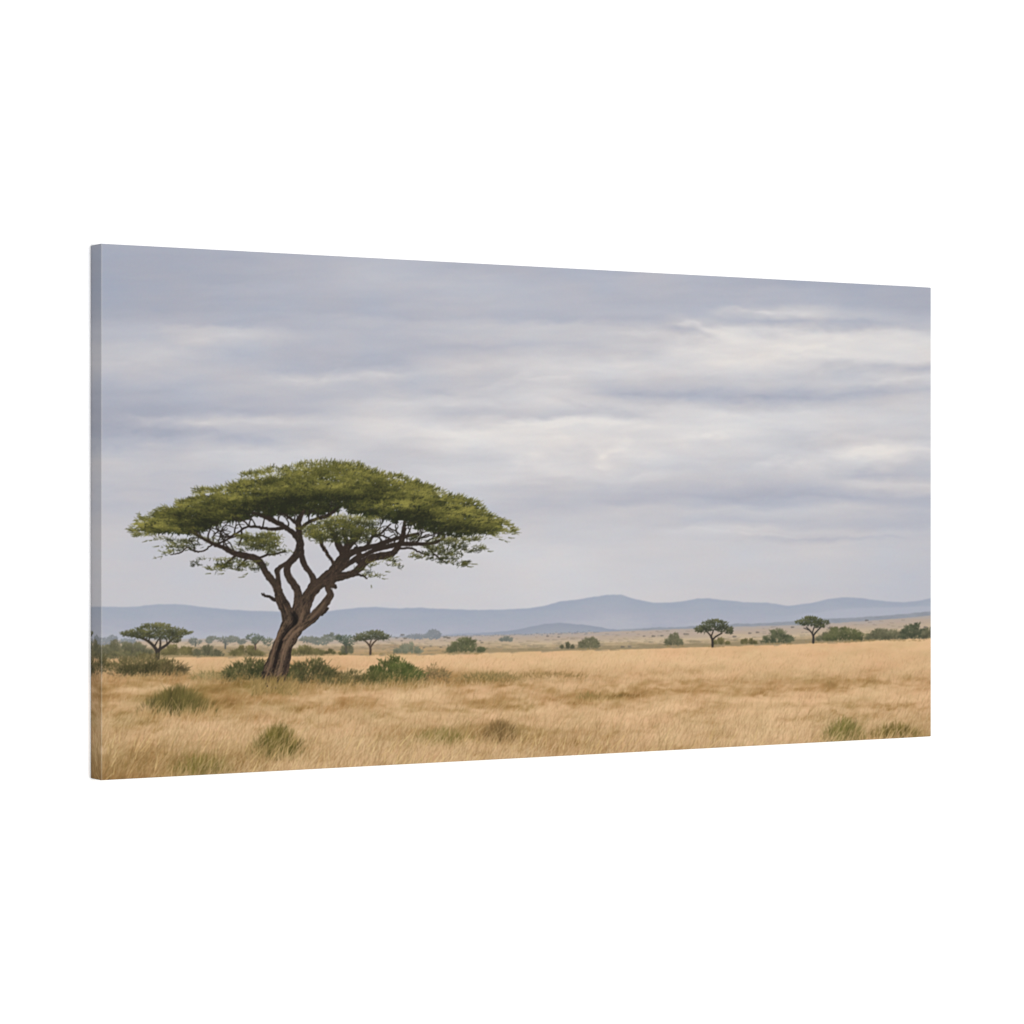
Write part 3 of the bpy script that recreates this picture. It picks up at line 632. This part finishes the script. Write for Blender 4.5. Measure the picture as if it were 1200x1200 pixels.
# ------------------------------------------------------------------ foreground grass over bush feet, then tussocks
blades(12000, 786, 920)
def tussock(x, y, w, h, n, cols, tone):
    b = new('printed_bush')
    for k in range(n):
        u = float(np.clip(rng.normal(0, .42), -1.1, 1.1))
        bx = x + u * w
        v = rng.random()
        by = y - v * h * .62 * (1 - .55 * u * u) + 1.5 * rng.normal()
        l = h * rng.uniform(.12, .36) * max(1 - .5 * abs(u), .4)
        lean = u * .5 + rng.normal(.14, .22)
        c = tone3(tone + rng.normal(0, .2) + .25 * (v - .4) + .3 * vnoise(bx / 5, by / 5, 29), *cols)
        stroke(bx, by, bx + lean * l, by - l, 1.25, .4, c, (.20 + .34 * min(v * 2, 1)) * (1 - .5 * min(abs(u), 1)), b, .95)
    for k in range(int(w * 4)):
        gx_, gy_ = x + rng.uniform(-1.1, 1.1) * w, y + rng.uniform(-.1, .25) * h
        r, c_ = int((min(gy_, 918) - Y0) * S), int((gx_ - X0) * S)
        if 0 <= c_ < NW and 0 <= r < NH:
            l = h * rng.uniform(.12, .45)
            stroke(gx_, gy_, gx_ + rng.normal(.25, .3) * l, gy_ - l, 1.1, .4, lerp(gcol[r, c_], (222, 190, 138), rng.uniform(.1, .6)), .5, None, .7)
tussock(207, 838, 42, 40, 1500, ((68,61,35),(98,89,48),(130,115,68)), .42)
tussock(325, 892, 32, 50, 1300, ((64,58,28),(100,90,42),(140,124,66)), .40)
tussock(236, 912, 44, 34, 800, ((78,70,34),(108,98,46),(146,128,70)), .50)
tussock(585, 872, 26, 34, 600, ((88,68,42),(122,98,60),(158,130,84)), .40)
tussock(520, 874, 44, 26, 500, ((92,84,42),(124,110,58),(160,138,82)), .5)
tussock(988, 874, 26, 40, 800, ((74,70,34),(108,101,50),(146,132,74)), .42)
tussock(1048, 870, 38, 28, 600, ((76,64,30),(108,94,46),(146,124,68)), .42)
tussock(692, 821, 22, 13, 130, ((100,86,46),(130,110,64),(160,134,84)), .45)
blades(6500, 838, 922)
# a few pale stalks close by
for k in range(260):
    x, y = rng.uniform(120, 1090), rng.uniform(866, 920)
    l = rng.uniform(9, 20)
    a = rng.normal(.42, .3)
    stroke(x, y, x + a * l, y - l, 1.2, .5, lerp((214,178,120), (236,208,150), rng.random()), .5, None, .6)

# ------------------------------------------------------------------ print finish: slight blur, then sharpening
img = blur(img, .62)
img = np.clip(img + .45 * (img - blur(img, 2.0)), 8, 250)
img = img + blur(rng.normal(0, 1, img.shape).astype(np.float32), .9) * 2.0

# ------------------------------------------------------------------ laying the ink on the canvas
LEVEL = 1.53                     # the lamps are set so that a full white would read this bright
def ink_at(u, v):
    """colour and part of the print at u (0..2 across), v (0..1 down), in canvas heights"""
    dep = LY + UY * u
    px = 600 + F * (LX + UX * u) / dep
    py = 600 + F * (v - .5) / dep
    fx = np.clip((px - X0) * S - .5, 0, NW - 1.001); fy = np.clip((py - Y0) * S - .5, 0, NH - 1.001)
    i, j = fx.astype(int), fy.astype(int)
    a, b = (fx - i)[..., None], (fy - j)[..., None]
    c = (img[j, i] * (1 - a) + img[j, i + 1] * a) * (1 - b) + (img[j + 1, i] * (1 - a) + img[j + 1, i + 1] * a) * b
    return c, ids[np.rint(fy).astype(int), np.rint(fx).astype(int)]

def linear(c):
    c = np.clip(c / 255, 0, 1)
    return np.where(c <= .04045, c / 12.92, ((c + .055) / 1.055) ** 2.4)

mat = bpy.data.materials.new('printed_canvas')
mat.use_nodes = True
nt = mat.node_tree
bs = nt.nodes['Principled BSDF']
bs.inputs['Roughness'].default_value = .85
bs.inputs['Specular IOR Level'].default_value = .06
at = nt.nodes.new('ShaderNodeAttribute'); at.attribute_name = 'ink'
nt.links.new(at.outputs['Color'], bs.inputs['Base Color'])
tc = nt.nodes.new('ShaderNodeTexCoord')          # the weave of the cloth
w1 = nt.nodes.new('ShaderNodeTexWave'); w1.bands_direction = 'X'; w1.inputs['Scale'].default_value = 330; w1.inputs['Distortion'].default_value = .6
w2 = nt.nodes.new('ShaderNodeTexWave'); w2.bands_direction = 'Z'; w2.inputs['Scale'].default_value = 330; w2.inputs['Distortion'].default_value = .6
ad = nt.nodes.new('ShaderNodeMath'); ad.operation = 'ADD'
bp = nt.nodes.new('ShaderNodeBump'); bp.inputs['Strength'].default_value = .12; bp.inputs['Distance'].default_value = .0002
for w in (w1, w2):
    nt.links.new(tc.outputs['Object'], w.inputs['Vector'])
nt.links.new(w1.outputs['Fac'], ad.inputs[0]); nt.links.new(w2.outputs['Fac'], ad.inputs[1])
nt.links.new(ad.outputs[0], bp.inputs['Height']); nt.links.new(bp.outputs['Normal'], bs.inputs['Normal'])

def patch(name, co, col, quads, parent):
    used, inv = np.unique(quads.ravel(), return_inverse=True)
    me = bpy.data.meshes.new(name)
    me.vertices.add(len(used)); me.vertices.foreach_set('co', co[used].astype(np.float32).ravel())
    n = len(quads)
    me.loops.add(4 * n); me.loops.foreach_set('vertex_index', inv.astype(np.int32))
    me.polygons.add(n)
    me.polygons.foreach_set('loop_start', np.arange(0, 4 * n, 4, dtype=np.int32))
    me.polygons.foreach_set('loop_total', np.full(n, 4, np.int32))
    me.update(calc_edges=True)
    at = me.attributes.new('ink', 'FLOAT_COLOR', 'POINT')
    rgba = np.ones((len(used), 4), np.float32); rgba[:, :3] = col[used]
    at.data.foreach_set('color', rgba.ravel())
    me.polygons.foreach_set('use_smooth', np.ones(n, bool))
    me.materials.append(mat)
    o = bpy.data.objects.new(name, me)
    scene.collection.objects.link(o)
    o.parent = parent
    return o

Z0 = 1.2                         # height of the canvas's lower edge above the floor line
root = bpy.data.objects.new('canvas_print', None)
scene.collection.objects.link(root)
root.location = (0, 0, Z0)
root['label'] = 'wide stretched canvas print of a lone acacia on golden grassland under grey clouds'
root['category'] = 'canvas print'

# front: a fine grid that rounds off into the folded edges
NX, NZ = 1500, 750
arc = R * np.sin(np.linspace(math.pi / 2, 0, 5))            # distances beyond the flat part
def axis(n, L):
    mid = np.linspace(R, L - R, n + 1)
    return np.concatenate([R - arc[:-1], mid, (L - R + arc[::-1][1:])])
ax, az = axis(NX, W), axis(NZ, H)
XX, ZZ = np.meshgrid(ax, az)
ex = np.where(XX < R, XX - R, np.where(XX > W - R, XX - W + R, 0))
ez = np.where(ZZ < R, ZZ - R, np.where(ZZ > H - R, ZZ - H + R, 0))
m = np.sqrt(ex ** 2 + ez ** 2)
s = np.where(m > R, R / np.maximum(m, 1e-9), 1)
YY = R - np.sqrt(np.maximum(R * R - (m * s) ** 2, 0))
co = np.stack([XX - ex + ex * s, YY, ZZ - ez + ez * s], -1).reshape(-1, 3)
c, part_v = ink_at(XX / H, 1 - ZZ / H)
fold_highlight = np.exp(-(XX / .0011) ** 2)[..., None] * .30         # edge highlight of the left fold, painted into the ink as a paler line
c = c * (1 - fold_highlight) + np.array((222, 220, 214)) * fold_highlight
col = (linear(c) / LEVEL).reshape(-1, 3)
nx = len(ax)
jj, ii = np.meshgrid(np.arange(len(az) - 1), np.arange(nx - 1), indexing='ij')
a0 = (jj * nx + ii).ravel()
quads = np.stack([a0, a0 + 1, a0 + nx + 1, a0 + nx], -1)
pid = part_v[:-1, :-1].ravel()
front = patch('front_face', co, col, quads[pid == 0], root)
NAMES = {HILLS: 'printed_hills', GRASS: 'printed_grassland', TRUNK: 'printed_tree_trunk', CROWN: 'printed_tree_crown'}
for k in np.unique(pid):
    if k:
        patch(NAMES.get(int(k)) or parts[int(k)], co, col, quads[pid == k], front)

# the four folded sides carry the mirrored border of the print
def side(name, base, nrm_ax, sign, along, L, u_of, v_of):
    nd = 26
    dd = np.linspace(R, D, nd + 1)
    al = np.clip(axis(NZ, L), R, L - R) if False else np.linspace(R, L - R, NZ + 1)
    A, DD = np.meshgrid(al, dd)
    P = np.zeros(A.shape + (3,))
    P[..., nrm_ax] = base
    P[..., along] = A
    P[..., 1] = DD
    # close the corners: the last columns run out to the full length
    P[:, 0, along] = 0.0004; P[:, -1, along] = L - .0004
    cc, _ = ink_at(u_of(A, DD), v_of(A, DD))
    n = A.shape[1]
    j, i = np.meshgrid(np.arange(A.shape[0] - 1), np.arange(n - 1), indexing='ij')
    a = (j * n + i).ravel()
    q = np.stack([a, a + 1, a + n + 1, a + n], -1)
    if sign < 0:
        q = q[:, ::-1]
    return patch(name, P.reshape(-1, 3), (linear(cc) / LEVEL).reshape(-1, 3), q, root)
side('side_face', 0, 0, 1, 2, H, lambda A, d: d / H, lambda A, d: 1 - A / H)
side('side_face', W, 0, -1, 2, H, lambda A, d: (W - d) / H, lambda A, d: 1 - A / H)
side('side_face', H, 2, 1, 0, W, lambda A, d: A / H, lambda A, d: d / H)
side('side_face', 0, 2, -1, 0, W, lambda A, d: A / H, lambda A, d: 1 - d / H)

# ------------------------------------------------------------------ the white wall behind
wm = bpy.data.materials.new('white_wall_paint')
wm.use_nodes = True
wb = wm.node_tree.nodes['Principled BSDF']
wb.inputs['Base Color'].default_value = (.9, .9, .9, 1)
wb.inputs['Roughness'].default_value = .9
wb.inputs['Specular IOR Level'].default_value = .1
no = wm.node_tree.nodes.new('ShaderNodeTexNoise'); no.inputs['Scale'].default_value = 60
bw = wm.node_tree.nodes.new('ShaderNodeBump'); bw.inputs['Strength'].default_value = .05
wm.node_tree.links.new(no.outputs['Fac'], bw.inputs['Height']); wm.node_tree.links.new(bw.outputs['Normal'], wb.inputs['Normal'])
yb = D + .0006
v = [(x, y, z) for y in (yb, yb + .12) for z in (-3, 6) for x in (-8, 9)]
me = bpy.data.meshes.new('wall')
me.from_pydata(v, [], [(0, 1, 3, 2), (4, 6, 7, 5), (0, 4, 5, 1), (2, 3, 7, 6), (0, 2, 6, 4), (1, 5, 7, 3)])
me.materials.append(wm)
wall = bpy.data.objects.new('wall', me)
scene.collection.objects.link(wall)
wall['kind'] = 'structure'

# ------------------------------------------------------------------ light: a bright white studio and one big soft lamp
world = bpy.data.worlds.new('World')
scene.world = world
world.use_nodes = True
world.node_tree.nodes['Background'].inputs[0].default_value = (1, 1, 1, 1)
world.node_tree.nodes['Background'].inputs[1].default_value = .60
la = bpy.data.lights.new('softbox', 'AREA')
la.shape = 'SQUARE'; la.size = 1.9; la.energy = 592
lo = bpy.data.objects.new('softbox', la)
scene.collection.objects.link(lo)
lo.location = (.45, -8.0, Z0 + H / 2)
lo.rotation_euler = (math.radians(90), 0, 0)

# ------------------------------------------------------------------ camera
cd = bpy.data.cameras.new('camera')
cam = bpy.data.objects.new('camera', cd)
scene.collection.objects.link(cam)
cd.sensor_width = 36
cd.lens = 36 * F / 1200
cd.clip_start = .05; cd.clip_end = 200
lu = LX * UX + LY * UY
ln = -LX * UY + LY * UX
cam.location = (-lu * H, -ln * H, Z0 + H / 2)
cam.rotation_euler = (math.radians(90), 0, -math.atan2(UY, UX))
scene.camera = cam

vs = scene.view_settings
vs.view_transform = 'Standard'; vs.look = 'None'; vs.exposure = 0; vs.gamma = 1; vs.use_curve_mapping = False
